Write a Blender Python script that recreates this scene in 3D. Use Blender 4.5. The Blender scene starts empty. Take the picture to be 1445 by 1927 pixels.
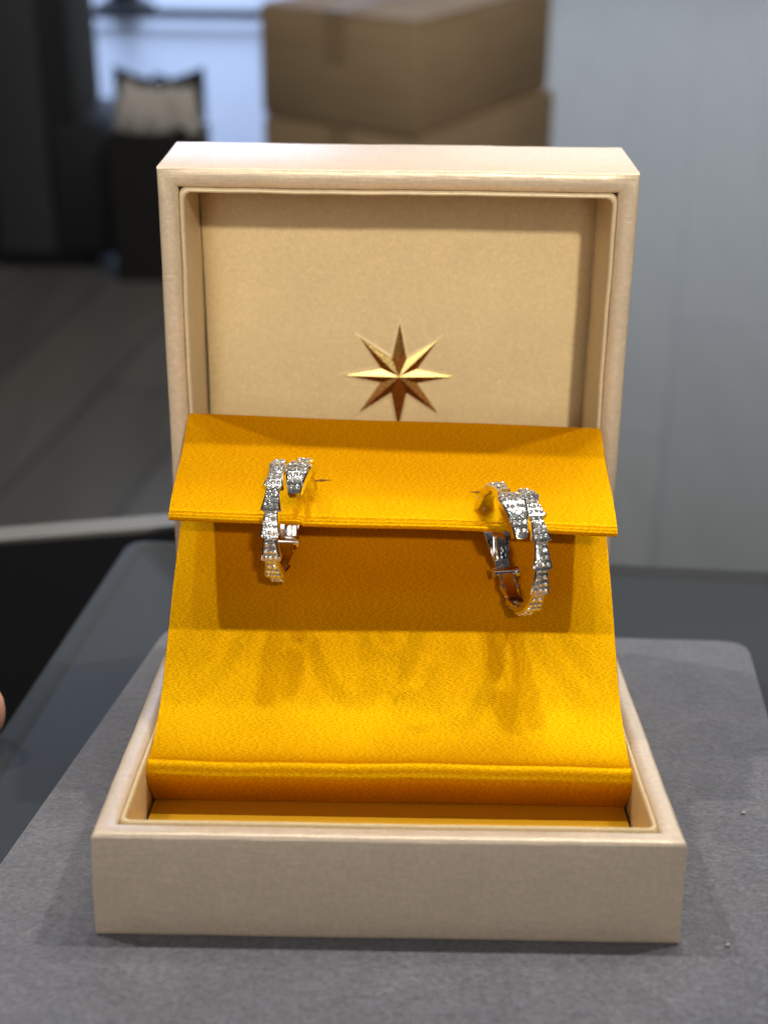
import bpy, bmesh, math, random
from mathutils import Vector, Matrix
random.seed(7)
sc = bpy.context.scene
COL = sc.collection
R = math.radians
MM = 0.001
# The case stands on a sloped display tray: TILT takes tray coordinates to the room's.
TILT = Matrix.Rotation(R(-11.3), 4, 'X')

# ------------------------------------------------------------------ camera
cam = bpy.data.cameras.new('camera'); camo = bpy.data.objects.new('camera', cam); COL.objects.link(camo)
sc.camera = camo
P0 = Vector((0.00011663, -0.24249357, 0.15689702)); rx, ry, rz = 0.29106605, 0.01275719, 0.00691589
cF = Vector((-math.sin(rz)*math.cos(rx), math.cos(rz)*math.cos(rx), -math.sin(rx)))
r0 = Vector((math.cos(rz), math.sin(rz), 0)); u0 = r0.cross(cF)
cR = r0*math.cos(ry) + u0*math.sin(ry); cU = -r0*math.sin(ry) + u0*math.cos(ry)
mw = Matrix.Identity(4)
for i in range(3):
    mw[i][0], mw[i][1], mw[i][2], mw[i][3] = cR[i], cU[i], -cF[i], P0[i]
camo.matrix_world = TILT @ mw
cam.sensor_fit = 'VERTICAL'; cam.sensor_height = 36.0; cam.lens = 2766.65/1927*36
cam.clip_start = 0.01; cam.clip_end = 60
cam.dof.use_dof = True; cam.dof.focus_distance = 0.318; cam.dof.aperture_fstop = 13.4; cam.dof.aperture_blades = 0

# ------------------------------------------------------------------ world and lamps
w = bpy.data.worlds.new('World'); sc.world = w; w.use_nodes = True
nt = w.node_tree; nt.nodes.clear()
out = nt.nodes.new('ShaderNodeOutputWorld'); bg = nt.nodes.new('ShaderNodeBackground')
tc = nt.nodes.new('ShaderNodeTexCoord'); sep = nt.nodes.new('ShaderNodeSeparateXYZ'); rp = nt.nodes.new('ShaderNodeValToRGB')
nt.links.new(tc.outputs['Generated'], sep.inputs[0]); nt.links.new(sep.outputs['Z'], rp.inputs[0])
rp.color_ramp.elements[0].position = 0.0; rp.color_ramp.elements[0].color = (.12, .12, .13, 1)
rp.color_ramp.elements[1].position = 0.75; rp.color_ramp.elements[1].color = (.7, .69, .68, 1)
vor = nt.nodes.new('ShaderNodeTexVoronoi'); vor.inputs['Scale'].default_value = 8.0
nrm = nt.nodes.new('ShaderNodeVectorMath'); nrm.operation = 'NORMALIZE'
nt.links.new(tc.outputs['Generated'], nrm.inputs[0]); nt.links.new(nrm.outputs[0], vor.inputs['Vector'])
sp = nt.nodes.new('ShaderNodeValToRGB'); sp.color_ramp.elements[0].position = .17; sp.color_ramp.elements[0].color = (1, .96, .9, 1)
sp.color_ramp.elements[1].position = .25; sp.color_ramp.elements[1].color = (0, 0, 0, 1)
nt.links.new(vor.outputs['Distance'], sp.inputs[0])
msk = nt.nodes.new('ShaderNodeMapRange'); msk.inputs['From Min'].default_value = -.5; msk.inputs['From Max'].default_value = .1; msk.inputs['To Max'].default_value = 26
nt.links.new(sep.outputs['Z'], msk.inputs['Value'])
sc1 = nt.nodes.new('ShaderNodeVectorMath'); sc1.operation = 'SCALE'
nt.links.new(sp.outputs[0], sc1.inputs[0]); nt.links.new(msk.outputs[0], sc1.inputs['Scale'])
ad = nt.nodes.new('ShaderNodeVectorMath'); ad.operation = 'ADD'
nt.links.new(rp.outputs[0], ad.inputs[0]); nt.links.new(sc1.outputs[0], ad.inputs[1])
nt.links.new(ad.outputs[0], bg.inputs[0]); bg.inputs[1].default_value = 0.066
nt.links.new(bg.outputs[0], out.inputs[0])

def lamp(name, typ, loc, aim, energy, color, size=0.03, sizey=None, cone=60, local=True):
    l = bpy.data.lights.new(name, typ); o = bpy.data.objects.new(name, l); COL.objects.link(o)
    l.energy = energy; l.color = color
    if typ == 'SPOT':
        l.shadow_soft_size = size; l.spot_size = R(cone); l.spot_blend = .6
    else:
        l.size = size
        if sizey: l.shape = 'RECTANGLE'; l.size_y = sizey
    loc = Vector(loc); aim = Vector(aim)
    q = (loc-aim).to_track_quat('Z', 'Y').to_matrix().to_4x4()
    m = Matrix.Translation(loc) @ q
    o.matrix_world = (TILT @ m) if local else m
    return o
C0 = (0, .06, .05)
WARM = (1, .93, .84)
lamp('ceiling_spot', 'SPOT', (-.80, .30, 1.65), C0, 41, WARM, .026)
lamp('ceiling_spot', 'SPOT', (.80, .30, 1.65), C0, 41, WARM, .026)
lamp('ceiling_spot', 'SPOT', (.03, .31, 1.75), C0, 16, WARM, .03)
lamp('ceiling_spot', 'SPOT', (-.42, .32, 1.75), C0, 8, WARM, .03)
lamp('ceiling_spot', 'SPOT', (.40, .32, 1.75), C0, 8, WARM, .03)
lamp('front_spot', 'SPOT', (.28, -1.55, .78), (0, .12, .108), 92, (1, .90, .70), .04, cone=7)
lamp('carton_fill', 'AREA', (.5, 1.1, 1.7), (0, 3.0, -.6), 32, (1, .92, .80), 1.2, .8, local=False)  # added fill lamp, unseen, to brighten the cartons
lamp('front_fill', 'AREA', (-.25, -1.7, .52), (0, 0, .05), 8.0, (1, .95, .88), 1.0, .8)
lamp('ceiling_panel', 'AREA', (.15, .9, 1.9), (0, .1, 0), 1.5, (.92, .95, 1), .9, .5)
lamp('window_left', 'AREA', (-1.6, 8.4, .6), (-1.0, 4.5, -.8), 120, (.46, .62, 1), 2.4, 2.6, local=False)
lamp('window_right', 'AREA', (1.9, 8.6, 1.3), (1.0, 3.5, -.8), 82, (.82, .90, .98), 3.4, 3.4, local=False)

vs = sc.view_settings
sc.display_settings.display_device = 'sRGB'
vs.view_transform = 'Standard'; vs.look = 'None'; vs.gamma = 1; vs.exposure = 0; vs.use_curve_mapping = False
sc.render.engine = 'CYCLES'
sc.cycles.use_denoising = True
try: sc.cycles.denoiser = 'OPENIMAGEDENOISE'
except Exception: pass
sc.cycles.max_bounces = 8; sc.cycles.sample_clamp_indirect = 6; sc.cycles.caustics_refractive = False
sc.cycles.use_adaptive_sampling = False

# ------------------------------------------------------------------ material helpers
class Mat:
    def __init__(s, name, base, rough=.5, metal=0., **kw):
        s.m = bpy.data.materials.new(name); s.m.use_nodes = True; s.t = s.m.node_tree
        s.b = s.t.nodes['Principled BSDF']
        s.b.inputs['Base Color'].default_value = (*base, 1); s.b.inputs['Roughness'].default_value = rough
        s.b.inputs['Metallic'].default_value = metal
        for k, v in kw.items(): s.b.inputs[k].default_value = v
        s.h = None
    def n(s, typ, **kw):
        o = s.t.nodes.new(typ)
        for k, v in kw.items():
            if k in o.inputs: o.inputs[k].default_value = v
            else: setattr(o, k, v)
        return o
    def l(s, a, b): s.t.links.new(a, b)
    def coord(s, scale, uv=False, rot=(0, 0, 0)):
        c = s.n('ShaderNodeTexCoord'); m = s.n('ShaderNodeMapping'); m.inputs['Scale'].default_value = scale
        m.inputs['Rotation'].default_value = rot
        s.l(c.outputs['UV' if uv else 'Object'], m.inputs['Vector']); return m.outputs[0]
    def noise(s, scale, detail=3, rough=.55, uv=False, rot=(0, 0, 0), dist=0):
        n = s.n('ShaderNodeTexNoise'); n.inputs['Scale'].default_value = 1; n.inputs['Detail'].default_value = detail
        n.inputs['Roughness'].default_value = rough; n.inputs['Distortion'].default_value = dist
        s.l(s.coord(scale, uv, rot), n.inputs['Vector']); return n.outputs['Fac']
    def ramp(s, fac, stops):
        r = s.n('ShaderNodeValToRGB'); e = r.color_ramp.elements
        while len(e) < len(stops): e.new(.5)
        for i, (p, c) in enumerate(stops):
            e[i].position = p; e[i].color = (*c, 1) if len(c) == 3 else c
        s.l(fac, r.inputs[0]); return r.outputs[0]
    def mul(s, a, b, fac=1., mode='MULTIPLY'):
        m = s.n('ShaderNodeMix'); m.data_type = 'RGBA'; m.blend_type = mode; m.inputs[0].default_value = fac
        s.l(a, m.inputs[6])
        if hasattr(b, 'links'): s.l(b, m.inputs[7])
        else: m.inputs[7].default_value = (*b, 1)
        return m.outputs[2]
    def base(s, c): s.l(c, s.b.inputs['Base Color'])
    def rough(s, f): s.l(f, s.b.inputs['Roughness'])
    def bump(s, fac, dist, strength=1.):
        b = s.n('ShaderNodeBump'); b.inputs['Distance'].default_value = dist; b.inputs['Strength'].default_value = strength
        s.l(fac, b.inputs['Height'])
        if s.h: s.l(s.h, b.inputs['Normal'])
        s.h = b.outputs[0]; s.l(s.h, s.b.inputs['Normal'])
def g(v): return (v, v, v)

def champagne(name, along, base=(.735, .60, .46), rough=.40, metal=.30, bump=.00006):
    """leatherette with fine ribs running along one axis"""
    m = Mat(name, base, rough, metal)
    fine = {'x': (160, 2600, 2600)}[along]
    f = m.noise(fine, 2, .6); c = m.noise((90, 90, 90), 4, .6); s = m.noise((900, 900, 900), 2, .5)
    col = m.ramp(f, [(.25, tuple(v*.94 for v in base)), (.75, tuple(min(1, v*1.05) for v in base))])
    col = m.mul(col, m.ramp(c, [(.3, g(.93)), (.7, g(1.0))]))
    col = m.mul(col, m.ramp(s, [(.3, g(.93)), (.72, g(1.06))]))
    m.base(col); m.rough(m.ramp(f, [(.3, g(rough-.03)), (.7, g(rough+.07))]))
    m.bump(f, bump); m.bump(s, .00005)
    return m.m
M_case = champagne('champagne_leatherette', 'x')
M_lid = champagne('champagne_leatherette_lid', 'x', rough=.40)
M_lip = champagne('champagne_lining_edge', 'x', (.74, .61, .42), .45, .2, .00004)
m = Mat('cream_lining_satin', (.66, .50, .28), .45, .15)
n1 = m.noise((650, 650, 800), 3, .6); n2 = m.noise((60, 60, 60), 3, .5); n3 = m.noise((2600, 2600, 2600), 2, .5)
c = m.mul(m.ramp(n1, [(.3, (.72, .565, .32)), (.7, (.80, .63, .37))]), m.ramp(n2, [(.3, g(.95)), (.7, g(1.))]))
c = m.mul(c, m.ramp(n3, [(.35, g(.95)), (.62, g(1.02)), (.74, g(1.25))]))
m.base(c); m.bump(n1, .00008); m.bump(n3, .00003); M_lining = m.m

m = Mat('floor_card_reflection_tint', (.80, .46, .02), .30, .35); m.bump(m.noise((900, 900, 900), 3), .00003); M_floorcard = m.m  # satin's orange reflection on the cream floor, put into its base colour
def satin(name, diff, gloss, mixf, rough):
    m = Mat(name, diff, .7, 0.)
    a = m.noise((1.3, 7.5, 1), 1, .5, True, (0, 0, R(38)))     # diagonal twill floats (UV in mm)
    b = m.noise((.07, .05, 1), 2, .5, True)
    gr = m.noise((4.4, 4.4, 1), 1, .5, True)
    gl = m.n('ShaderNodeBsdfGlossy'); gl.inputs['Roughness'].default_value = rough
    df = m.n('ShaderNodeBsdfDiffuse'); mx = m.n('ShaderNodeMixShader')
    v = m.ramp(b, [(.3, g(.95)), (.7, g(1))])
    m.l(m.mul(m.ramp(a, [(.36, tuple(x*.74 for x in diff)), (.64, tuple(min(1, x*1.1) for x in diff))]), v), df.inputs['Color'])
    m.l(m.mul(m.ramp(a, [(.38, tuple(x*.45 for x in gloss)), (.62, gloss)]), m.ramp(gr, [(.38, g(.72)), (.62, g(1.12))])), gl.inputs['Color'])
    mx.inputs[0].default_value = mixf
    m.l(df.outputs[0], mx.inputs[1]); m.l(gl.outputs[0], mx.inputs[2])
    m.l(mx.outputs[0], [n for n in m.t.nodes if n.type == 'OUTPUT_MATERIAL'][0].inputs['Surface'])
    m.bump(b, .0006, .5); m.bump(gr, .00002); m.bump(a, .00003)
    m.l(m.h, gl.inputs['Normal']); m.l(m.h, df.inputs['Normal'])
    m.t.nodes.remove(m.b)
    return m.m
M_satin = satin('orange_satin', (.69, .235, .0004), (.86, .57, .005), .41, .43)
M_slit_shade = Mat('slit_painted_shade', (.12, .035, .001), .8).m

m = Mat('gold_foil', (.92, .66, .25), .22, 1.0)
n = m.noise((1800, 1800, 1800), 2, .5); m.bump(n, .000004); m.rough(m.ramp(n, [(.3, g(.20)), (.7, g(.30))])); M_gold = m.m
m = Mat('rhodium_metal', (.88, .87, .86), .10, 1.0)
n = m.noise((900, 900, 900), 2, .5); m.rough(m.ramp(n, [(.3, g(.05)), (.7, g(.18))])); M_silver = m.m
m = Mat('diamond', (.93, .95, .98), .015, .78, IOR=2.42)
M_dia = m.m
m = Mat('pave_setting', (.62, .615, .61), .14, 1.0)
m.bump(m.noise((3000, 3000, 3000), 1, .5), .00010); M_pave = m.m
M_gap = Mat('dark_seam', (.03, .022, .012), .9).m

m = Mat('grey_suede', (.135, .137, .155), .95, 0)
m.b.inputs['Sheen Weight'].default_value = .35; m.b.inputs['Sheen Roughness'].default_value = .5
a = m.noise((55, 55, 55), 5, .65, dist=.6); b = m.noise((850, 850, 850), 4, .7, dist=.5); c3 = m.noise((330, 420, 300), 3, .6)
col = m.ramp(a, [(.28, (.118, .124, .150)), (.5, (.142, .149, .178)), (.74, (.174, .181, .212))])
col = m.mul(col, m.ramp(b, [(.28, g(.58)), (.5, g(.98)), (.75, g(1.45))]))
col = m.mul(col, m.ramp(c3, [(.3, g(.86)), (.7, g(1.1))]))
m.base(col); m.bump(b, .0006); m.bump(c3, .0004); m.bump(a, .0004, .5); M_suede = m.m

m = Mat('dark_tray_leather', (.040, .048, .056), .34, 0, **{'Specular IOR Level': .07})
b = m.noise((1600, 1600, 1600), 3, .6); a = m.noise((14, 14, 14), 3, .5)
m.base(m.ramp(a, [(.3, (.032, .037, .041)), (.7, (.044, .049, .054))])); m.bump(b, .00006)
m.rough(m.ramp(a, [(.3, g(.46)), (.7, g(.58))])); M_tray = m.m
M_black_gloss = Mat('black_glass_top', (.004, .004, .005), .06).m
m = Mat('brushed_alloy', (.27, .27, .26), .45, .7); m.bump(m.noise((20, 800, 800), 2), .0002); M_alloy = m.m

m = Mat('floor_boards', (.12, .12, .115), .42)
br = m.n('ShaderNodeTexBrick'); br.offset = .37; br.inputs['Scale'].default_value = 1
br.inputs['Brick Width'].default_value = 1.6; br.inputs['Row Height'].default_value = .20; br.inputs['Mortar Size'].default_value = .004
br.inputs['Color1'].default_value = (.100, .101, .097, 1); br.inputs['Color2'].default_value = (.128, .127, .120, 1); br.inputs['Mortar'].default_value = (.05, .05, .05, 1)
m.l(m.coord((1, 1, 1), rot=(0, 0, R(-79))), br.inputs['Vector'])
gr = m.noise((14, 1.2, 1), 5, .6, rot=(0, 0, R(11)))
m.base(m.mul(br.outputs['Color'], m.ramp(gr, [(.3, g(.82)), (.7, g(1.1))]))); m.bump(gr, .002, .4); M_floor = m.m
m = Mat('kraft_cardboard', (.34, .235, .135), .75)
a = m.noise((3, 3, 60), 3, .6); b = m.noise((5, 5, 5), 3, .5)
m.base(m.mul(m.ramp(a, [(.3, (.39, .275, .16)), (.7, (.45, .325, .195))]), m.ramp(b, [(.3, g(.9)), (.7, g(1))]))); M_card = m.m
M_tape = Mat('brown_tape', (.35, .245, .14), .5).m
m = Mat('black_paper', (.010, .010, .011), .55); m.bump(m.noise((40, 40, 40), 3), .001); M_blackpaper = m.m
m = Mat('tissue_paper', (.50, .48, .46), .8); m.bump(m.noise((30, 30, 30), 4), .01); M_tissue = m.m
m = Mat('dark_cloth', (.012, .014, .018), .7); m.bump(m.noise((9, 9, 2), 4), .02); M_cloth = m.m
m = Mat('charcoal_panel', (.050, .050, .058), .5); m.bump(m.noise((9, 9, 9), 3), .002); M_char = m.m
m = Mat('skin', (.62, .30, .20), .42); m.b.inputs['Subsurface Weight'].default_value = .15; m.b.inputs['Subsurface Scale'].default_value = .004
a = m.noise((120, 120, 120), 3); m.base(m.ramp(a, [(.3, (.74, .38, .27)), (.7, (.82, .46, .34))])); m.bump(m.noise((900, 900, 900), 3), .00015); M_skin = m.m
M_nail = Mat('nail', (.72, .42, .34), .2).m
M_sleeve = Mat('dark_sleeve', (.02, .02, .025), .9).m
M_lint = Mat('white_lint', (.5, .48, .5), .9).m

# ------------------------------------------------------------------ mesh helpers
LOCAL = []
def link(name, me, mat, parent=None, smooth=True, angle=35):
    o = bpy.data.objects.new(name, me); COL.objects.link(o)
    if mat and not me.materials: me.materials.append(mat)
    if smooth:
        for p in me.polygons: p.use_smooth = True
        if angle:
            bm = bmesh.new(); bm.from_mesh(me)
            for e in bm.edges:
                if len(e.link_faces) == 2 and e.calc_face_angle(0) > R(angle): e.smooth = False
            bm.to_mesh(me); bm.free()
    if parent: o.parent = parent
    return o
def from_py(name, verts, faces, mat, parent=None, smooth=True, angle=35, uv=None):
    me = bpy.data.meshes.new(name); me.from_pydata([tuple(v) for v in verts], [], faces)
    if uv:
        ul = me.uv_layers.new(name='UVMap')
        for lp in me.loops: ul.data[lp.index].uv = uv[lp.vertex_index]
    bm = bmesh.new(); bm.from_mesh(me); bmesh.ops.recalc_face_normals(bm, faces=bm.faces); bm.to_mesh(me); bm.free()
    me.update()
    return link(name, me, mat, parent, smooth, angle)
def thing(name, label, cat, group=None, local=True, loc=(0, 0, 0)):
    o = bpy.data.objects.new(name, None); COL.objects.link(o); o.empty_display_size = .02; o.location = loc
    o['label'] = label; o['category'] = cat
    if group: o['group'] = group
    if local: LOCAL.append(o)
    return o
def tag(o, label, cat, group=None, local=False):
    o['label'] = label; o['category'] = cat
    if group: o['group'] = group
    if local: LOCAL.append(o)
    return o
def bevel_box(name, size, loc, mat, parent=None, bev=.001, seg=2, rot=None):
    bm = bmesh.new(); bmesh.ops.create_cube(bm, size=1)
    for v in bm.verts: v.co = Vector((v.co.x*size[0], v.co.y*size[1], v.co.z*size[2]))
    if bev: bmesh.ops.bevel(bm, geom=list(bm.edges), offset=bev, segments=seg, affect='EDGES', profile=.5)
    T = Matrix.Translation(Vector(loc)) @ (rot.to_4x4() if rot else Matrix.Identity(4))
    bmesh.ops.transform(bm, matrix=T, verts=bm.verts)
    me = bpy.data.meshes.new(name); bm.to_mesh(me); bm.free()
    return link(name, me, mat, parent)
def tube(name, pts, rad, mat, parent=None, seg=10):
    pts = [Vector(p) for p in pts]; V = []; Fc = []
    rads = rad if isinstance(rad, (list, tuple)) else [rad]*len(pts)
    up = Vector((.13, .21, 1)).normalized()
    for i, p in enumerate(pts):
        t = (pts[min(i+1, len(pts)-1)]-pts[max(i-1, 0)]).normalized()
        a = t.cross(up)
        if a.length < 1e-3: a = t.cross(Vector((1, 0, 0)))
        a.normalize(); b = t.cross(a)
        for k in range(seg):
            an = 2*math.pi*k/seg; V.append(p+(a*math.cos(an)+b*math.sin(an))*rads[i])
    for i in range(len(pts)-1):
        for k in range(seg):
            Fc.append((i*seg+k, i*seg+(k+1) % seg, (i+1)*seg+(k+1) % seg, (i+1)*seg+k))
    Fc.append(tuple(range(seg))); Fc.append(tuple(range((len(pts)-1)*seg, len(pts)*seg)))
    return from_py(name, V, Fc, mat, parent)
def rect_ring(x0, x1, u0, u1, r=0, k=5):
    if r <= 0: return [(x0, u0), (x1, u0), (x1, u1), (x0, u1)]
    o = []
    for cx, cy, a0 in ((x0+r, u0+r, 180), (x1-r, u0+r, 270), (x1-r, u1-r, 0), (x0+r, u1-r, 90)):
        for i in range(k):
            a = R(a0+90*i/(k-1)); o.append((cx+r*math.cos(a), cy+r*math.sin(a)))
    return o
def loft(name, rings, mp, mat, parent, cap0=False, cap1=False, angle=30, sub=1, wob=0):
    """rings: list of (ring points in mm, depth in mm); mp maps (x, u, d) to metres"""
    V = []; Fc = []
    def dens(r):
        if sub == 1: return r
        o = []
        for i, a in enumerate(r):
            b = r[(i+1) % len(r)]
            L = math.dist(a, b); n = sub if L > 15 else 1
            for j in range(n): o.append((a[0]+(b[0]-a[0])*j/n, a[1]+(b[1]-a[1])*j/n))
        return o
    for r, d in rings:
        rr = dens(r); n = len(rr)
        for i, (x, u) in enumerate(rr):
            if wob:
                x += wob*math.sin(u*.13+d*.3+1.3)*.6+wob*.4*math.sin(u*.41+2); u += wob*math.sin(x*.11+d*.2)*.6+wob*.4*math.sin(x*.37+1)
            V.append(mp(x, u, d))
    for j in range(len(rings)-1):
        for i in range(n):
            Fc.append((j*n+i, j*n+(i+1) % n, (j+1)*n+(i+1) % n, (j+1)*n+i))
    if cap0: Fc.append(tuple(range(n)))
    if cap1: Fc.append(tuple(range((len(rings)-1)*n, len(rings)*n)))
    return from_py(name, V, Fc, mat, parent, angle=angle)

# ------------------------------------------------------------------ room (true level)
FZ = -.85
bm = bmesh.new(); bmesh.ops.create_grid(bm, x_segments=1, y_segments=1, size=12)
me = bpy.data.meshes.new('floor'); bm.to_mesh(me); bm.free()
fl = link('floor', me, M_floor, smooth=False); fl.location = (0, 6, FZ); fl['kind'] = 'structure'

def carton(name, V0, la, lb, z0, z1, label, group, dxy=(0, 0)):
    t = thing(name, label, 'box', group, False, (V0[0]+dxy[0], V0[1]+dxy[1], z0))
    ua = Vector((-.848, .53, 0)); ub = Vector((.53, .848, 0)); h = z1-z0
    rot = Matrix((ub, ua, Vector((0, 0, 1)))).transposed()
    c = ua*la/2+ub*lb/2
    bevel_box('body', (lb, la, h), c+Vector((0, 0, h/2)), M_card, t, .006, 2, rot)
    for s in (-1, 1):
        bevel_box('flap', (lb-.006, la/2-.002, .004), c+ua*s*la/4+Vector((0, 0, h+.0035)), M_card, t, .001, 1, rot)
    bevel_box('tape', (lb+.003, .05, .0015), c+Vector((0, 0, h+.0075)), M_tape, t, 0, 1, rot)
    for s in (-1, 1):
        bevel_box('tape', (.0015, .05, .09), c+ub*s*(lb/2+.001)+Vector((0, 0, h-.04)), M_tape, t, 0, 1, rot)
    return t
carton('cardboard_box', (.03, 2.6), .375, .56, FZ, -.492, 'blurred brown cardboard carton underneath, carrying the upper carton behind the case', 'cardboard cartons stacked on the floor', (.012, -.008))
carton('cardboard_box', (.03, 2.6), .363, .55, -.483, -.275, 'blurred brown cardboard carton stacked on top of another behind the case', 'cardboard cartons stacked on the floor')

# paper shopping bag with tissue
def shopping_bag():
    t = thing('shopping_bag', 'black paper gift bag standing on the floor with pale tissue sticking out', 'bag', None, False, (-.50, 2.86, FZ))
    W2, D2, Hh = .098, .05, .36
    def mp(x, u, d): return (x*MM, u*MM, d*MM)
    def rr(k, y=0): return rect_ring(-W2*1000*k, W2*1000*k, -D2*1000*k, D2*1000*k)
    loft('bag_body', [(rr(1), 0), (rr(1.0), 180), (rr(1.02), 318), (rr(.995), 318), (rr(.98), 200), (rr(.97), 6)], mp, M_blackpaper, t, True, True)
    V = []; Fc = []; n = 16
    for y in (.046, .049):
        for i in range(n+1):
            x = -.094+.188*i/n; V += [(x, y, .325), (x, y, .405+.03*abs(2*i/n-1)**1.5)]
    for k in (0, 2*(n+1)):
        for i in range(n): Fc.append((k+2*i, k+2*i+2, k+2*i+3, k+2*i+1))
    from_py('back_panel', V, Fc, M_blackpaper, t, False)
    V = []; Fc = []; nx, ny = 14, 8
    for j in range(ny):
        for i in range(nx):
            x = -.088+.176*i/(nx-1); y = -.047+.088*j/(ny-1)
            e = 1-abs(2*i/(nx-1)-1)**3
            z = .335-.085*(1-math.sin(math.pi*j/(ny-1)))**1.5+(.082-.016*math.sin(math.pi*i/(nx-1)))*min(1, e*2.2)*(.9+.18*random.random())+.008*math.sin(i*1.9+j)
            V.append((x+random.uniform(-.005, .005), y, z))
    for j in range(ny-1):
        for i in range(nx-1): Fc.append((j*nx+i, j*nx+i+1, (j+1)*nx+i+1, (j+1)*nx+i))
    o = from_py('tissue_paper', V, Fc, M_tissue, t, True, 0)
    md = o.modifiers.new('thickness', 'SOLIDIFY'); md.thickness = .001
    for y in (.052,):
        pts = [(x, y, .33+.085*math.sin(math.pi*(x+.06)/.12)) for x in [-.06+.12*i/12 for i in range(13)]]
        tube('handle', pts, .0045, M_blackpaper, t, 8)
shopping_bag()

def chair_stand_in():  # plain block stands in for a dark chair with a coat
    t = thing('chair_stand_in', 'tall black block with a charcoal panel standing in for a chair with a coat at the far left', 'chair_stand_in', None, False, (-.83, 3.0, FZ))
    bevel_box('body', (.34, .30, 1.5), (-.02, .04, .76), M_cloth, t, .012)
    bevel_box('stand_in_base', (.32, .28, .02), (-.02, .04, .010), M_cloth, t, .002)
    bevel_box('grey_strip', (.12, .012, 1.40), (.03, -.118, .74), M_char, t, .003)
    bevel_box('handle', (.012, .02, .14), (.07, -.136, 1.0), M_alloy, t, .003)
chair_stand_in()
t = thing('dark_block', 'low black block added to darken the floor between the chair stand-in and the gift bag', 'block', None, False, (-.655, 3.05, FZ))  # dark block added to keep the floor here from reading bright
bevel_box('seat', (.17, .30, .28), (0, -.03, .175), M_cloth, t, .02)  # main body of the added dark block
for a in (-1, 1):
    for b in (-1, 1): bevel_box('leg', (.03, .03, .036), (a*.05, -.03+b*.10, .017), M_cloth, t, .003)  # feet of the added dark block
def low_bench():
    t = thing('low_bench', 'thin dark metal rail bench far behind the gift bag', 'bench', None, False, (-.85, 5.9, FZ))
    bevel_box('seat', (1.15, .05, .035), (0, 0, .045), M_cloth, t, .005)
    for s in (-1, 1): bevel_box('leg', (.03, .04, .028), (s*.55, 0, .013), M_cloth, t, .003)
low_bench()
t = thing('pole_stand', 'dark pole on a flared round foot far at the upper left', 'stand', None, False, (-1.16, 6.25, FZ))
tube('foot', [(0, 0, 0), (0, 0, .02), (0, 0, .06), (0, 0, .14)], [.13, .13, .06, .028], M_cloth, t, 20)
tube('pole', [(0, 0, .13), (0, 0, 1.6)], .026, M_cloth, t, 12)

# glass-topped table
def table():
    t = thing('table', 'glossy black table top with a pale metal edge under the grey tray', 'table', None, False, (0, 0, FZ))
    zt = -.0640-FZ
    poly = [(-.9, .105), (-.04, .2855), (.055, -.75), (-.9, -.75)]
    def slab(name, poly, z0, z1, mat):
        n = len(poly); V = [(x, y, z0) for x, y in poly]+[(x, y, z1) for x, y in poly]
        Fc = [tuple(range(n)), tuple(range(n, 2*n))]+[(i, (i+1) % n, n+(i+1) % n, n+i) for i in range(n)]
        return from_py(name, V, Fc, mat, t)
    slab('table_top', poly, zt-.022, zt, M_black_gloss)
    # edging strip along back and right edge
    a, b, c = Vector((-.9, .105)), Vector((-.04, .2855)), Vector((.055, -.75))
    d1 = (b-a).normalized(); n1 = Vector((-d1.y, d1.x)); d2 = (c-b).normalized(); n2 = Vector((-d2.y, d2.x))
    wS = .0105
    cr = b+(n1+n2)*wS/(1+n1.dot(n2))
    slab('edge_trim', [a+n1*.0005, b+n1*.0005, cr, a+n1*wS], zt-.024, zt+.001, M_alloy)
    slab('edge_trim', [b+n2*.0005, c+n2*.0005, c+n2*wS, cr], zt-.024, zt+.001, M_alloy)
    for x, y in ((-.8, .03), (-.09, .19), (-.8, -.68), (-.02, -.68)):
        bevel_box('leg', (.045, .045, zt-.024), (x, y, (zt-.024)/2), M_cloth, t, .003)
table()

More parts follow.
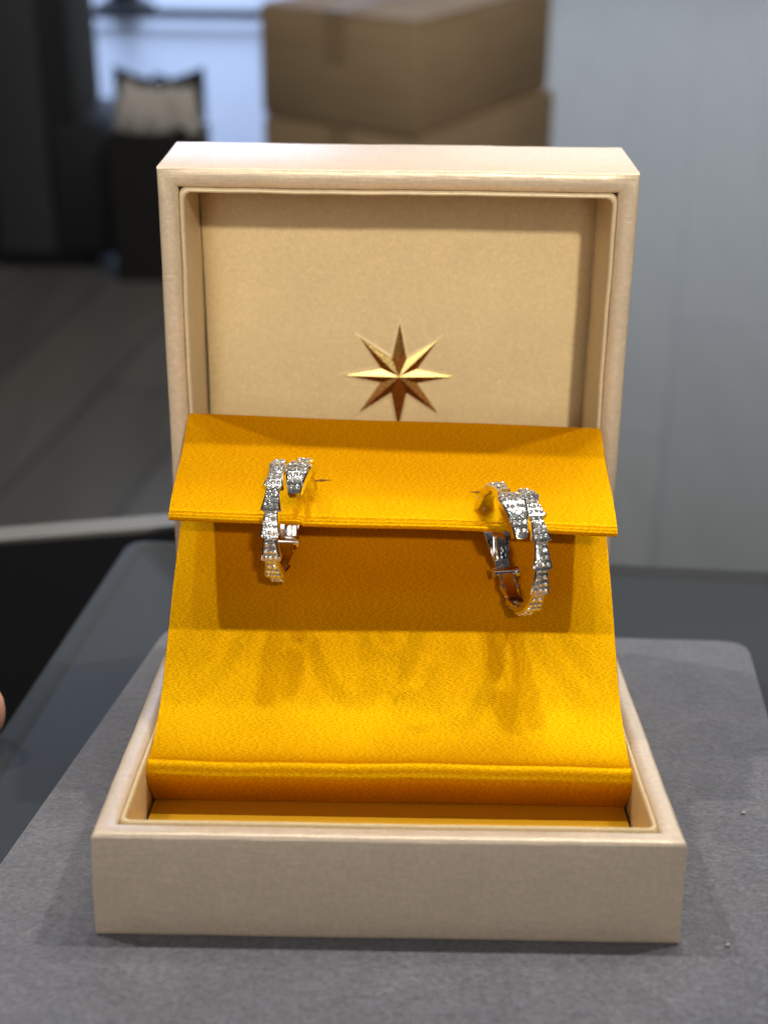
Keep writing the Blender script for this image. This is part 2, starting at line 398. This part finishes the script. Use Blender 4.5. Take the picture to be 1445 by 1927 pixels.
# ------------------------------------------------------------------ display tray (tray coordinates from here)
def tray():
    t = thing('display_tray', 'dark leatherette display tray with a grey suede pad under the open case', 'tray')
    # quadrilateral border ring, slightly turned
    TI = [(-97, -110), (73, -110), (97.5, 158.5), (-64, 163)]
    def quad(off, r, front=0):
        # offset corners outward and round them
        P = [Vector((-104.5-off*1.0, -150-off)), Vector((112+off, -165-off)), Vector((141.5+off, 223+off)), Vector((-93.5-off, 248+off))]
        o = []
        for i in range(4):
            p = P[i]; a = (P[i-1]-p).normalized(); b = (P[(i+1) % 4]-p).normalized()
            for k in range(7):
                s = k/6; q0 = p+a*r; q1 = p+b*r
                o.append(tuple(q0*(1-s)**2+p*2*s*(1-s)+q1*s**2))
        return o
    def mp(x, u, d): return (x*MM, u*MM, d*MM)
    # wedge-shaped body: the underside is level with the table
    def low(x, u): return (-11.5+(u-248)*math.tan(R(-11.3))*-1*-1)
    def mpw(x, u, d):
        if d < -100: return (x*MM, u*MM, (-13.2-(248-u)*math.tan(R(11.3)))*MM)
        return (x*MM, u*MM, d*MM)
    loft('tray_body', [(quad(-.5, 8), -200), (quad(0, 8), -6), (quad(-.3, 8), -3.0), (quad(-2, 8), -1.2), (quad(-5, 8), -1.2), (quad(-7, 7), -2.4), (quad(-7.6, 7), -2.8)], mpw, M_tray, t, True, True, 40)
    # suede pad
    def padring(off, r):
        P = [Vector((-94-off, -110-off)), Vector((71+off, -110-off)), Vector((103.3+off, 157.2+off)), Vector((-66.0-off, 162.5+off))]
        o = []
        for i in range(4):
            p = P[i]; a = (P[i-1]-p).normalized(); b = (P[(i+1) % 4]-p).normalized()
            for k in range(7):
                s = k/6; q0 = p+a*r; q1 = p+b*r
                o.append(tuple(q0*(1-s)**2+p*2*s*(1-s)+q1*s**2))
        return o
    loft('suede_pad', [(padring(0, 9), -4), (padring(0, 9), -1.0), (padring(-.4, 9), -.35), (padring(-1.4, 9), -.02)], mp, M_suede, t, True, True, 60)
tray()
def lint(loc, s, label):
    tube_pts = [Vector(loc)+Vector((math.cos(i*1.1), math.sin(i*1.7)*.6, .1+abs(math.sin(i*2.3))*.35))*s*(.5+.1*i) for i in range(6)]
    o = tube('lint_fleck', tube_pts, s*.35, M_lint, None, 6); tag(o, label, 'lint', None, True)
lint((.0785, .0515, .0003), .0006, 'tiny white lint fleck on the suede right of the case, farther back')
lint((.0640, -.0005, .0003), .0006, 'tiny white lint fleck on the suede beside the front right corner of the case')

# ------------------------------------------------------------------ the case
Wc, D, H, T, A, LL = 110., 114.31, 21.41, 34.14, -0.12799, 114.6
def case():
    t = thing('jewelry_case', 'open square champagne leatherette jewellery case with a gold star inside its lid', 'jewelry box')
    h = Wc/2
    def mpb(x, u, d): return (x*MM, u*MM, d*MM)
    def rb(i, r=0): return rect_ring(-h+i, h-i, i, D-i, r)
    prof = [(.5, 0.0), (.12, .35), (0.0, 1.0), (0, H/2), (0, H-1.0), (.14, H-.45), (.42, H-.16), (.85, H-.03), (1.3, H+.02), (2.4, H+.05), (3.6, H-.05), (4.05, H-.4), (4.25, H-1.2), (4.3, H-3)]
    loft('case_base', [(rb(i), d) for i, d in prof], mpb, M_case, t, True, False, 50, 16, .10)
    lipp = [(4.36, H-3), (4.42, H-.2), (4.6, H+.22), (4.95, H+.30), (5.25, H+.1), (5.38, H-.6), (5.5, H-5), (5.6, 4.6)]
    loft('base_lining', [(rb(i, 1.6), d) for i, d in lipp], mpb, M_lining, t, False, False, 60, 12, .08)
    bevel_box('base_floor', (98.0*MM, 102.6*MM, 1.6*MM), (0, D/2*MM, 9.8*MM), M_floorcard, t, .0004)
    bevel_box('base_gap', (99.2*MM, 103.8*MM, .6*MM), (0, D/2*MM, 8.5*MM), M_gap, t, 0)
    # lid
    up = Vector((0, math.sin(A), math.cos(A))); bk = Vector((0, math.cos(A), -math.sin(A))); hg = Vector((0, D, H+.25))
    def mpl(x, u, d): return (Vector((x, 0, 0))+hg+up*u+bk*d)*MM
    lid = from_py('lid', [mpl(0, 0, 0)]*3, [(0, 1, 2)], M_lid, t) if False else None
    def rl(i, r=0): return rect_ring(-h+i, h-i, i, LL-i, r)
    prof = [(.8, T), (.15, T-.3), (0, T-1), (0, T/2), (0, .75), (.12, .28), (.35, .08), (.9, -.12), (2.2, -.22), (3.4, .05), (4.2, .55), (4.55, 1.3), (4.62, 3)]
    lid = loft('lid', [(rl(i), d) for i, d in prof], mpl, M_lid, t, True, False, 42, 16, .10)
    lipp = [(4.68, 3), (4.72, 1.2), (4.95, .55), (5.35, .42), (5.72, .7), (5.9, 1.5), (6.0, 12), (6.1, 29)]
    loft('lid_lining', [(rl(i, 1.8), d) for i, d in lipp], mpl, M_lip, lid, False, False, 60, 12, .14)
    loft('lid_seam', [(rl(5.0), 29.2), (rl(5.0), 30)], mpl, M_gap, lid, True, True)
    # back panel, slightly bowed sides, leaving a dark gap at its left edge
    V = []; Fc = []; n = 24
    rows = []
    for k in range(n+1):
        u = 6.6+(LL-13.4)*k/n; s = k/n
        xl = -48.9+.65*math.sin(math.pi*s); xr = 48.85-.12*math.sin(math.pi*s*2)
        rows.append((u, xl, xr))
    m_ = 20
    for u, xl, xr in rows:
        for j in range(m_+1):
            x = xl+(xr-xl)*j/m_
            dd = 26+.0
            e = min(j, m_-j, (n-1)*1.)/m_
            dd += .10*math.sin(x*.09+u*.05)+.07*math.sin(u*.17)
            V.append(mpl(x, u, dd))
    for k in range(n):
        for j in range(m_): Fc.append((k*(m_+1)+j, k*(m_+1)+j+1, (k+1)*(m_+1)+j+1, (k+1)*(m_+1)+j))
    pan = from_py('lid_panel', V, Fc, M_lining, lid, True, 0)
    md = pan.modifiers.new('thickness', 'SOLIDIFY'); md.thickness = .0016; md.offset = -1
    me = pan.data
    if (me.polygons[0].normal @ bk if False else me.polygons[0].normal.dot(bk)) > 0: me.flip_normals()
    # embossed star
    cx, cu, Rs, ri = .95, 56.9, 14.1, 4.9
    def star(name, Rt, Ri, hb, hc, mat, cap=True):
        V = [mpl(cx, cu, 25.95-hc)]; Fc = []
        for k in range(16):
            a = R(90+22.5*k); rr = Rt if k % 2 == 0 else Ri
            V.append(mpl(cx+rr*math.cos(a), cu+rr*math.sin(a), 25.95-hb))
        for k in range(16): Fc.append((0, 1+k, 1+(k+1) % 16))
        for k in range(16):
            a = R(90+22.5*k); rr = (Rt+.1) if k % 2 == 0 else Ri+.1
            V.append(mpl(cx+rr*math.cos(a), cu+rr*math.sin(a), 26.6))
        for k in range(16): Fc.append((1+k, 17+k, 17+(k+1) % 16, 1+(k+1) % 16))
        return from_py(name, V, Fc, mat, lid, False)
    V = []; Fc = []
    for (dt, di, hh) in ((.12, .06, -.02), (.75, .38, .30), (1.3, .75, .26), (2.6, 1.6, -.15)):
        for k in range(16):
            a = R(90+22.5*k); rr = (Rs+dt) if k % 2 == 0 else ri+di
            V.append(mpl(cx+rr*math.cos(a), cu+rr*math.sin(a), 25.98-hh))
    for q in range(3):
        for k in range(16): Fc.append((q*16+k, q*16+(k+1) % 16, q*16+16+(k+1) % 16, q*16+16+k))
    from_py('star_border', V, Fc, M_lining, lid, True, 60)
    star('gold_star', Rs, ri, .22, 1.05, M_gold)
    # hinge
    bevel_box('hinge', (84*MM, 2.4*MM, 1.2*MM), (0, (D-1.0)*MM, (H+.1)*MM), M_gap, t, .0003)
case()

# ------------------------------------------------------------------ satin insert
def sheet(name, prof, xl, xr, nx, mat, parent, disp=None, cols=None):
    """closed profile (y,z) in mm swept across x; xl/xr: functions of (y,z) giving side limits"""
    V = []; Fc = []; UV = []
    arc = [0]
    for i in range(1, len(prof)): arc.append(arc[-1]+math.dist(prof[i], prof[i-1]))
    xs = cols or [i/nx for i in range(nx+1)]
    n = len(prof)
    for s in xs:
        for i, (y, z) in enumerate(prof):
            a, b = xl(y, z), xr(y, z); x = a+(b-a)*s
            dy, dz = disp(x, y, z, i) if disp else (0, 0)
            V.append((x*MM, (y+dy)*MM, (z+dz)*MM)); UV.append((x, arc[i]))
    for c in range(len(xs)-1):
        for i in range(n):
            j = (i+1) % n
            Fc.append((c*n+i, c*n+j, (c+1)*n+j, (c+1)*n+i))
    Fc.append(tuple(range(n))); Fc.append(tuple(range((len(xs)-1)*n, len(xs)*n)))
    return from_py(name, V, Fc, mat, parent, True, 60, UV)
def lerp_pts(P, n):
    """Catmull-Rom through P"""
    out = []
    for i in range(len(P)-1):
        p0 = P[max(i-1, 0)]; p1 = P[i]; p2 = P[i+1]; p3 = P[min(i+2, len(P)-1)]
        for k in range(n):
            t = k/n
            out.append(tuple(.5*((2*p1[d])+(-p0[d]+p2[d])*t+(2*p0[d]-5*p1[d]+4*p2[d]-p3[d])*t*t+(-p0[d]+3*p1[d]-3*p2[d]+p3[d])*t**3) for d in (0, 1)))
    out.append(P[-1]); return out
FS = 22.1  # flap slope in degrees
def insert():
    t = thing('earring_holder', 'orange satin stand with a slanted flap, set inside the open case', 'jewelry holder')
    top = lerp_pts([(34.0, 10.7), (32.3, 13.0), (30.2, 16.0), (29.2, 18.2), (29.7, 19.8), (31.3, 20.95), (32.9, 20.85), (36, 21.5), (41, 23.2), (47, 25.9), (55, 31.2), (63.6, 37.6), (72, 43.9), (79.5, 49.0), (87, 54.6), (95, 61.5), (100, 68)], 6)
    bot = [(102, 67.2), (97, 60), (80, 46.5), (62, 34), (46, 22.5), (39, 15), (39, 10.7)]
    def lim(y, z):
        if z < 20: return 49.6-.9*((20-z)/13.4)**1.2
        return 49.6-.25*math.sin((y-30)*.09)
    def dsp(x, y, z, i):
        k = min(1, max(0, (y-33)/14)); k = k*k*(3-2*k)
        a = (1-k)*(.28*math.sin(x*.09+.6)+.16*math.sin(x*.23))+k*.18*math.sin(x*.07+y*.1)
        return (0, a*.55)
    sheet('ramp', top+bot, lambda y, z: -lim(y, z), lim, 60, M_satin, t, dsp)
    # flap
    dy, dz = math.cos(R(FS)), math.sin(R(FS))
    def fp(s, hgt): return (66.6+s*dy-hgt*dz, 61.75+s*dz+hgt*dy)
    pr = []
    n = 40
    for k in range(n+1): pr.append(fp(39.0-(39.0-2.0)*k/n, 0))
    pr += [fp(1.75, -.05), fp(1.6, -.20), fp(1.45, -.08), fp(1.2, .03), fp(.8, .02), fp(.35, -.18), fp(.08, -.5), fp(0, -.95), fp(.15, -1.45), fp(.6, -1.8), fp(1.3, -1.85)]
    for k in range(1, 8): pr.append(fp(1.3+5.2*k, -1.85))
    pr += [fp(38.9, -1.7), fp(39.2, -.9), fp(39.15, -.3)]
    SL = (-20.0, 24.3)
    cols = sorted(set([i/56 for i in range(57)]+[(s+49.4+e)/98.8 for s in SL for e in (-.14, .14)]))
    def lim2(y, z):
        s = (y-66.6)/dy
        return 49.4-(.5 if s > 38.8 else 0)+.15*math.sin(s*.2)
    def dsp2(x, y, z, i):
        s = (y-66.6)/dy
        tw = -.021*x
        mid = SL[0] < x < SL[1]
        off = 0
        if s < 9: off = (-.45 if mid else 0)*(1-max(0, s)/9)
        for q in SL:
            if abs(x-q) < .3 and s < 9: off -= .10
        edge = .22*math.sin(x*.065+1)*(1-min(1, max(0, s)/12))
        crown = .5*math.exp(-((x-SL[0])/9)**2)*math.exp(-((s-4)/6)**2)*.4
        return (0, tw+off+edge+crown+.12*math.sin(x*.1+s*.15))
    fl = sheet('flap', pr, lambda y, z: -lim2(y, z), lim2, 0, M_satin, t, dsp2, cols)
    # post slits as dark slivers, their inner shade put into the colour
    def slit_shade_sliver(name, x0, x1, s0, s1, wd):
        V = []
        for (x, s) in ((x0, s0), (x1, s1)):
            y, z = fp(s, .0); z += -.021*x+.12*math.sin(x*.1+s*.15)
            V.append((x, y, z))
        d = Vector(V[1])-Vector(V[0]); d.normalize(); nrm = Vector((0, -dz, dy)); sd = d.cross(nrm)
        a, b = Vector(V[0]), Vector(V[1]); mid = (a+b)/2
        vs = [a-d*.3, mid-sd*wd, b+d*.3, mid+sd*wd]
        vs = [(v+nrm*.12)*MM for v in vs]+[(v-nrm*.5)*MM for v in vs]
        return from_py(name, vs, [(0, 1, 2, 3), (4, 5, 6, 7), (0, 1, 5, 4), (1, 2, 6, 5), (2, 3, 7, 6), (3, 0, 4, 7)], M_slit_shade, fl, False)
    slit_shade_sliver('slit_shade_sliver', -18.6, -14.6, 14.2, 14.5, .34)
    slit_shade_sliver('slit_shade_sliver', 17.6, 21.6, 12.2, 12.2, .34)
    # back leg that carries the flap down to the case floor
    bp = [(102.9, 75.0), (104.2, 60), (104.5, 30), (104, 10.7), (102.6, 10.7), (103, 30), (102.6, 60), (101.5, 73.5)]
    sheet('back_support', bp, lambda y, z: -48.6, lambda y, z: 48.6, 4, M_satin, t)
insert()

# ------------------------------------------------------------------ earrings
def diamond_mesh():
    V = []; Fc = []
    for k in range(8): a = R(45*k+22.5); V.append((.56*math.cos(a), .56*math.sin(a), .36))
    for k in range(16): a = R(22.5*k); V.append((math.cos(a), math.sin(a), 0.04*(k % 2)))
    for k in range(8): a = R(45*k); V.append((.80*math.cos(a), .80*math.sin(a), .21))
    b = 32; V.append((0, 0, -.55))
    Fc.append(tuple(range(8)))
    for k in range(8):
        t0, t1 = k, (k-1) % 8; md = 24+k
        Fc.append((t1, t0, md)) if False else Fc.append((t0, t1, md))
        g0 = 8+2*k; g1 = 8+(2*k+1) % 16; gm = 8+(2*k-1) % 16
        Fc.append((md, g0, g1)); Fc.append((md, gm, g0)); Fc.append((t0, md, g1)); Fc.append((t1, gm, md))
    for k in range(16): Fc.append((8+k, 8+(k+1) % 16, 32))
    me = bpy.data.meshes.new('diamond'); me.from_pydata(V, [], Fc)
    bm = bmesh.new(); bm.from_mesh(me); bmesh.ops.recalc_face_normals(bm, faces=bm.faces); bm.to_mesh(me); bm.free()
    me.materials.append(M_dia); return me
DIA = diamond_mesh()

def earring(label, C, N, W, side, th_tail, th_neck, head0, head1, lever1, Rr=12.35, hr=0.):
    """C: hoop centre (mm); N: horizontal direction to the hoop's front; W: axis across; side: on which side of W the head lies"""
    C = Vector(C); N = Vector(N).normalized(); W = Vector(W).normalized(); Z = Vector((0, 0, 1))
    t = thing('hoop_earring', label, 'earring', 'pair of diamond hoop earrings on the orange flap', True, C*MM)
    def fr(th, lat=0.):
        a = R(th); O = N*math.sin(a)+Z*math.cos(a); Tn = N*math.cos(a)-Z*math.sin(a)
        return O*(Rr+(hr if lat else 0))+W*lat, O, Tn
    def link_mesh(name, th0, th1, lat, wfun, rofun, rows, steps=8, ri=-.75, bulge=.35, mat=M_silver, ttl=True):
        V = []; Fc = []
        for k in range(steps+1):
            s = k/steps; P, O, Tn = fr(th0+(th1-th0)*s, lat(s) if callable(lat) else lat)
            wi = wfun(s); ro = rofun(s); wo = wi*.80
            cs = [(-wi*.75, ri), (-wi*.97, ri+.25), (-wi, (ro+ri)/2), (-wi*.96, ro-.30), (-wo, ro), (-wo*.5, ro+.06), (0, ro+.09), (wo*.5, ro+.06), (wo, ro), (wi*.96, ro-.30), (wi, (ro+ri)/2), (wi*.97, ri+.25), (wi*.75, ri)]
            for (a, o) in cs:
                p = P+W*a+O*o
                if k == steps: p += Tn*bulge*(1-(a/wi)**2)*.9
                if k == 0: p += Tn*.15
                V.append(p*MM)
            n = len(cs)
        for k in range(steps):
            for i in range(n): Fc.append((k*n+i, k*n+(i+1) % n, (k+1)*n+(i+1) % n, (k+1)*n+i))
        Fc.append(tuple(range(n))); Fc.append(tuple(range(steps*n, steps*n+n)))
        lk = from_py(name, V, Fc, mat, t, True, 28)
        if not rows: return lk
        lk.data.materials.append(M_pave)
        for k in range(steps):
            for i in (4, 5, 6, 7): lk.data.polygons[k*n+i].material_index = 1
        # setting beads, joined to the link's mesh
        bm = bmesh.new(); bm.from_mesh(lk.data)
        for (s, cnt, rad) in rows:
            P, O, Tn = fr(th0+(th1-th0)*s, lat(s) if callable(lat) else lat)
            wo = wfun(s)*.80; ro = rofun(s)
            for q in range(cnt+1):
                a = -wo*.93+2*wo*.93*q/cnt
                c = (P+W*a+O*(ro+.12)+Tn*rad*.9)*MM
                bmesh.ops.create_icosphere(bm, subdivisions=1, radius=.12*MM, matrix=Matrix.Translation(c))
        bm.to_mesh(lk.data); bm.free()
        for p in lk.data.polygons: p.use_smooth = True
        for (s, cnt, rad) in rows:
            P, O, Tn = fr(th0+(th1-th0)*s, lat(s) if callable(lat) else lat)
            wo = wfun(s)*.80; ro = rofun(s)
            for q in range(cnt):
                a = 0 if cnt == 1 else (-wo+wo*2*(q+.5)/cnt)
                c = (P+W*a+O*(ro+.17))*MM
                d = bpy.data.objects.new('diamond', DIA); COL.objects.link(d); d.parent = lk
                X = W; Y = O.cross(X)
                m3 = Matrix((X, Y, O)).transposed()
                tilt = Matrix.Rotation(R(random.uniform(-24, 24)), 3, 'X') @ Matrix.Rotation(R(random.uniform(-24, 24)), 3, 'Y') @ Matrix.Rotation(R(random.uniform(0, 45)), 3, 'Z')
                d.matrix_local = Matrix.Translation(c) @ (m3 @ tilt).to_4x4() @ Matrix.Scale(rad*MM, 4)
        return lk
    wl = lambda s: 1.50+.78*s**1.8
    rl = lambda s: .58+.65*s**1.6
    rows = [(.13, 2, .50), (.38, 2, .58), (.63, 3, .50), (.86, 3, .50)]
    st = [th_tail]
    ths = st+[16, 41, 64.5, 89, 114, 141, 167, 192, 214]
    for i in range(len(ths)-1):
        a, b = ths[i], ths[i+1]
        big = .93 if b > 160 else 1.
        link_mesh('link', a-1.5, b, 0, (lambda s, q=big: wl(s)*q), rl, rows)
    # head strand beside the hoop's top
    lat = side*4.75
    nk = th_neck
    for i in range(len(nk)-1):
        link_mesh('link', nk[i+1]+1.5, nk[i], lat, wl, rl, [(.30, 2, .52), (.75, 3, .52)])
    def wh(s):
        if s < .22: return 1.9+1.2*math.sin(s/.22*math.pi/2)
        return 3.1-1.65*((s-.22)/.78)**1.0
    rh = lambda s: .7+1.15*math.sin(math.pi*min(1, .12+s*.62))
    link_mesh('head', head0, head1, lat, wh, rh, [(.10, 3, .55), (.26, 4, .62), (.43, 4, .58), (.60, 3, .60), (.76, 3, .52), (.90, 2, .55)], 12, -.9, .5)
    # post going down through the flap
    P, O, Tn = fr(nk[0], lat); P2, O2, T2 = fr(nk[0]-8, lat)
    tube('post', [P*MM, (P+Vector((0, 0, -4.2)))*MM], .00042, M_silver, t, 10)
    # hinge
    P, O, Tn = fr(224, 0)
    link_mesh('hinge_block', 213, 226, 0, lambda s: 1.75, lambda s: .75-.3*s, None, 4, -.7, 0)
    P, O, Tn = fr(229, 0)
    hg = tube('hinge', [(P-W*2.3)*MM, (P-W*2.25)*MM, (P+W*2.25)*MM, (P+W*2.3)*MM], [.0005, .00080, .00080, .0005], M_silver, t, 14)
    for s in (-1, 1):
        tube('hinge_knob', [(P+W*s*2.2)*MM, (P+W*s*2.3)*MM, (P+W*s*2.9)*MM, (P+W*s*3.0)*MM], [.0006, .00115, .00115, .0007], M_silver, hg, 14)
    # clip lever: flared plate rising to the underside of the flap
    V = []; Fc = []; n = 14
    for k in range(n+1):
        s = k/n; P, O, Tn = fr(231+(lever1-231)*s, side*2.2*s**1.2)
        wdt = 1.5+2.7*s**1.3
        P = P-O*(.2+1.2*s)
        for a, o in ((-wdt, .0), (-wdt, .55), (wdt, .55), (wdt, .0)): V.append((P+W*a+O*(o+.25*(abs(a) > 0)))*MM)
    for k in range(n):
        for i in range(4): Fc.append((k*4+i, k*4+(i+1) % 4, (k+1)*4+(i+1) % 4, (k+1)*4+i))
    Fc += [(0, 1, 2, 3), (n*4, n*4+1, n*4+2, n*4+3)]
    lv = from_py('clip_lever', V, Fc, M_silver, t, True, 30)
    Pm, O, Tn = fr(231+(lever1-231)*.40, side*.9)
    m3 = Matrix((W, Tn, O)).transposed()
    b = bevel_box('clip_tongue', (3.0*MM, 6.2*MM, 1.1*MM), (Pm-O*1.0)*MM, M_silver, lv, .00025, 2, m3)
    return t
phL = R(-4.5); NL = (math.sin(phL), -math.cos(phL), 0); WL = (math.cos(phL), math.sin(phL), 0)
earring('sparkling diamond hoop seen nearly edge on at the left of the flap', (-24.9, 66.6, 62.3), NL, WL, 1, -10, [-70, -48, -26, -4], 4, 48, 276)
phR = R(14.5); NR = (math.sin(phR), -math.cos(phR), 0); WR = (math.cos(phR), math.sin(phR), 0)
earring('sparkling diamond hoop turned sideways at the right of the flap', (27.9, 62.0, 57.6), NR, WR, -1, -1, [-60, -40, -20, 2], 14, 61, 292, 12.9, .7)

# ------------------------------------------------------------------ hand at the tray's left edge
def hand():
    t = None
    V = []; E = []; Rd = []
    def add(p, r, par=None):
        V.append(Vector(p)*MM); Rd.append(r*MM)
        if par is not None: E.append((par, len(V)-1))
        return len(V)-1
    wrist = add((-205, 5, -12), 24); fore = add((-285, -75, -10), 29, wrist)
    palm1 = add((-178, 32, -12), 26, wrist)
    palm2 = add((-158, 56, -16), 22, palm1)
    # thumb lies on the tray border, tip pointing to the right
    a = add((-150, 48, 8), 12.5, palm1); b = add((-124, 66, 9.5), 10.2, a); c = add((-104, 78, 9.0), 9.2, b); d = add((-97.5, 82, 8.2), 7.8, c); tip = add((-93.5, 84.5, 7.6), 5.4, d)
    # fingers curl along the outer side of the tray
    for k, (x, y, L) in enumerate(((-148, 80, 1.0), (-158, 72, 1.08), (-170, 62, 1.0), (-180, 50, .82))):
        p0 = add((x-8, y-6, -22), 10.5, palm2 if k < 3 else palm1)
        p1 = add((x+8, y+16*L, -30-4*k), 8.8, p0)
        p2 = add((x+24, y+22*L, -36-9*k), 7.8, p1)
        p3 = add((x+34, y+16*L, -40-12*k), 6.6, p2)
    me = bpy.data.meshes.new('person'); me.from_pydata([tuple(v) for v in V], E, []); o = bpy.data.objects.new('person', me); COL.objects.link(o)
    me.materials.append(M_skin)
    md = o.modifiers.new('skin', 'SKIN'); md.use_smooth_shade = True
    for i, sv in enumerate(me.skin_vertices[0].data):
        sv.radius = (Rd[i], Rd[i]); sv.use_root = (i == 0)
    sb = o.modifiers.new('smooth', 'SUBSURF'); sb.levels = 2; sb.render_levels = 2
    tag(o, 'fingertip of a bare hand gripping the left border of the tray', 'person', None, True)
    nl = bpy.data.meshes.new('nail'); bm = bmesh.new(); bmesh.ops.create_uvsphere(bm, u_segments=16, v_segments=8, radius=1)
    for v in bm.verts: v.co = Vector((v.co.x*6.2, v.co.y*4.6, v.co.z*1.3))*MM
    bm.to_mesh(nl); bm.free()
    q = link('thumb_nail', nl, M_nail, o); q.location = Vector((-100, 81, 16.6))*MM; q.rotation_euler = (0, R(18), R(30))
    slv = tube('sleeve', [Vector(p)*MM for p in ((-232, -23, -12), (-240, -30, -12), (-300, -92, -10), (-380, -170, -6))], [.030, .036, .042, .05], M_sleeve, o, 20)
hand()

# ------------------------------------------------------------------ put the tray group on its slope
for o in LOCAL:
    o.matrix_world = TILT @ Matrix.Translation(o.location)
